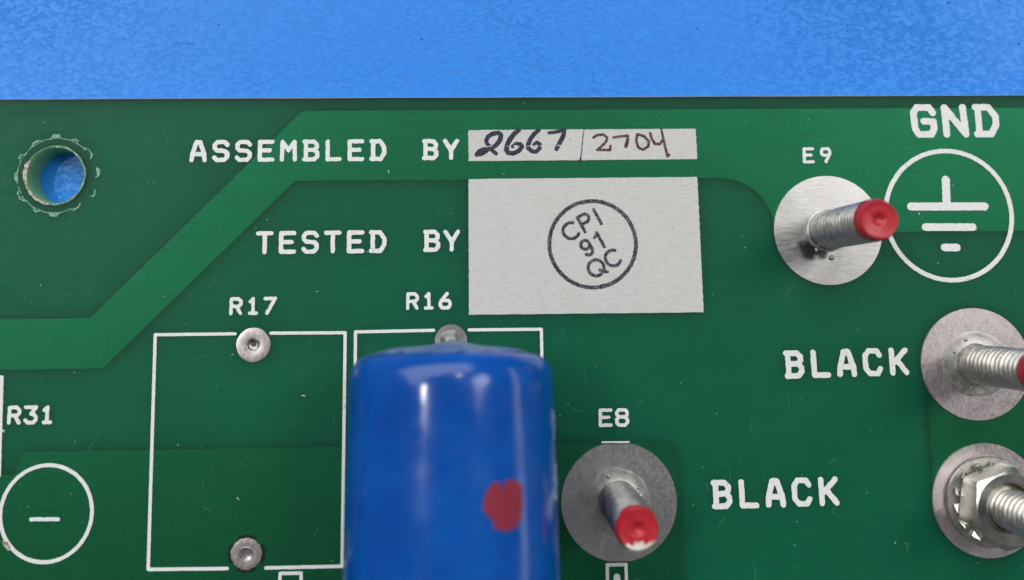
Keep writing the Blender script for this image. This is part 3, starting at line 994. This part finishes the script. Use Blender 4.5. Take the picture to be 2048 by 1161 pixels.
# ------------------------------------------------------------------ blue axial component over R16
def blue_component():
    L, r0, r1 = 20.6, 8.12, 8.30
    xc, yend, zc, slope = -2.78, -4.45, 8.35, 0.09
    root = thing('axial_resistor', 'large glossy blue cylindrical component with a red paint dab', 'resistor', (xc, yend, zc))
    root.rotation_euler = (-math.atan(slope), 0, 0)           # rises slightly toward the photographer's side
    # local frame: axis along -y, end cap at y = 0
    n = 128
    prof = [(0.0, 1.30), (0.7, 1.20), (1.6, 0.96), (3.0, 0.78), (4.6, 0.58), (5.7, 0.36), (6.35, 0.16), (6.95, -0.02), (7.4, -0.28), (7.74, -0.66), (7.95, -1.15), (8.06, -1.75), (8.11, -2.5), (r0, -3.8)]
    split = 6
    prof += [(r0 + (r1 - r0) * t, -3.8 - (L - 7.6) * t) for t in (0.25, 0.5, 0.75, 1.0)]
    far = [(8.2, -L + 2.2), (7.7, -L + 1.0), (6.9, -L + 0.3), (5.5, -L), (0.0, -L - 0.2)]
    def shell(name, pr, mat, amp):
        v, f, rows = [], [], []
        for i, (r, y) in enumerate(pr):
            if r < 1e-6:
                rows.append([len(v)])
                v.append((0, y, 0))
                continue
            row = []
            for k in range(n):
                a = 2 * math.pi * k / n
                nz = mnoise.noise(Vector((math.cos(a) * 1.7, math.sin(a) * 1.7, y * 0.16 + 3)))
                n2 = mnoise.noise(Vector((math.cos(a) * r * 0.5, math.sin(a) * r * 0.5, 7.0)))
                rr = r + 0.10 * nz
                row.append(len(v))
                v.append((rr * math.sin(a), y + amp * n2 + 0.10 * nz * (r / 8), rr * math.cos(a)))
            rows.append(row)
        for a, b in zip(rows, rows[1:]):
            for k in range(n):
                k2 = (k + 1) % n
                if len(a) == 1:
                    f.append((a[0], b[k], b[k2]))
                elif len(b) == 1:
                    f.append((a[k], b[0], a[k2]))
                else:
                    f.append((a[k], b[k], b[k2], a[k2]))
        o = mesh(name, v, f, mat, root, None, True)
        bm = bmesh.new()
        bm.from_mesh(o.data)
        bmesh.ops.recalc_face_normals(bm, faces=bm.faces)
        bm.to_mesh(o.data)
        bm.free()
        return o
    body = shell('body', prof[split - 1:] + far, M['blue'], 0.0)
    end = shell('end_cap', [(r, y + 0.015) for r, y in prof[:split + 1]], M['blue_end'], 0.12)
    end['label'] = 'dusty grey-blue domed end of the body'
    # lead: out of the end, bent down to the pad
    lead = [(-0.3, 0.1, 0.0), (-0.35, 0.5, -0.1), (-0.38, 0.62, -0.5), (-0.39, 0.62, -1.5), (-0.40, 0.55, -4.5), (-0.39, 0.5, -8.4)]
    v, f = tube(lead, 0.40, 12)
    mesh('lead_wire', v, f, M['zinc'], root, None, True, 50)
    # red dab and pale scuff, wrapped round the cylinder (s = arc length from the top line, t = along the axis)
    def wrap(s, t, z):
        q = r0 + (r1 - r0) * min(1, max(0, (-t - 3.8) / 12.0))
        a = s / q
        nz = mnoise.noise(Vector((math.sin(a + 0) * 0 + math.cos(a) * 1.7, math.sin(a) * 1.7, t * 0.16 + 3)))
        rr = q + 0.10 * nz + 0.045 + z
        return (rr * math.sin(a), t, rr * math.cos(a))
    dab = [(4.15 + u * 0.0218, -10.6 - v * 0.0190) for u, v in ((-75, 0), (-70, -25), (-55, -70), (-38, -84), (-20, -84), (-14, -62), (-6, -62), (2, -84), (25, -90), (52, -84), (68, -58), (70, 0), (64, 45), (42, 82), (5, 92), (-35, 78), (-44, 48), (-66, 28))]
    o = ink('red_paint_dab', [('poly', dab)], M['dab'], root, -0.06, 0.03, 0.10, 0.06, 61, None, wrap)
    for k, (s, t, w, l) in enumerate([(11.0, -9.6, 0.5, 1.2), (10.9, -5.4, 0.2, 1.0)]):
        ink('scuff_mark', [([(s, t + l), (s + 0.15, t), (s - 0.1, t - l)], [w * 0.3, w, w * 0.35])], M['scuff'], root, -0.06, 0.02, 0.10, 0.12, 70 + k, None, wrap)
    return root


blue_component()


# ------------------------------------------------------------------ lint and specks
def lint():
    v, f = [], []
    def add(vv, ff):
        b = len(v)
        v.extend(vv)
        f.extend(tuple(i + b for i in q) for q in ff)
    def clear(x, y):
        return math.hypot(x - HOLE[0], y - HOLE[1]) > 3.0
    for k in range(420):
        x, y = rng.uniform(-46, 52), rng.uniform(-26, 18.4)
        if not clear(x, y):
            continue
        s = 0.021 * math.exp(rng.gauss(0, 0.5))
        e = rng.uniform(1, 3.2)
        a = rng.uniform(0, math.pi)
        c, d = math.cos(a), math.sin(a)
        pts = [(s * e, 0, 0.02), (0, s, 0.02), (-s * e, 0, 0.02), (0, -s, 0.02), (0, 0, 0.02 + s * 1.1)]
        add([(x + px * c - py * d, y + px * d + py * c, pz + 0.045) for px, py, pz in pts], [(0, 1, 4), (1, 2, 4), (2, 3, 4), (3, 0, 4)])
    o = mesh('dust_specks', v, f, M['lint'])
    o['kind'] = 'stuff'
    o['label'] = 'fine pale dust specks scattered over the board'
    v.clear()
    f.clear()
    for k in range(85):
        x, y = rng.uniform(-44, 50), rng.uniform(-25, 17)
        if not clear(x, y):
            continue
        a = rng.uniform(0, 6.28)
        bend = rng.gauss(0, 0.9)
        Lf = rng.uniform(0.35, 1.3) * (2.2 if rng.random() < 0.07 else 1)
        p, pts = Vector((x, y, 0.07)), []
        for i in range(7):
            pts.append(tuple(p))
            p = p + Vector((math.cos(a), math.sin(a), 0)) * (Lf / 6)
            a += bend / 3 + rng.gauss(0, 0.15)
        vv, ff = tube(pts, 0.016, 4)
        add(vv, ff)
    o = mesh('lint_fibers', v, f, M['fiber'])
    o['kind'] = 'stuff'
    o['label'] = 'short curled lint fibers lying on the green mask'
    v.clear()
    f.clear()
    for k in range(70):
        x, y = rng.uniform(-50, 58), rng.uniform(19.3, 30)
        s = 0.04 * math.exp(rng.gauss(0, 0.4))
        add([(x + s * 1.5, y, -2.44), (x, y + s, -2.44), (x - s * 1.5, y, -2.44), (x, y - s, -2.44), (x, y, -2.44 + s)], [(0, 1, 4), (1, 2, 4), (2, 3, 4), (3, 0, 4)])
    for (x, y, a, Lf) in ((-27.5, 24.6, 3.05, 2.0), (10.6, 20.6, 1.8, 1.4), (38.5, 27.2, 1.2, 1.5)):
        p, pts = Vector((x, y, -2.44)), []
        for i in range(9):
            pts.append(tuple(p))
            p = p + Vector((math.cos(a), math.sin(a), 0)) * (Lf / 8)
            a += rng.gauss(0, 0.12)
        add(*tube(pts, 0.022, 4))
    o = mesh('mat_grime', v, f, M['grime'])
    o['kind'] = 'stuff'
    o['label'] = 'tiny dark specks and scratches on the blue mat'


lint()
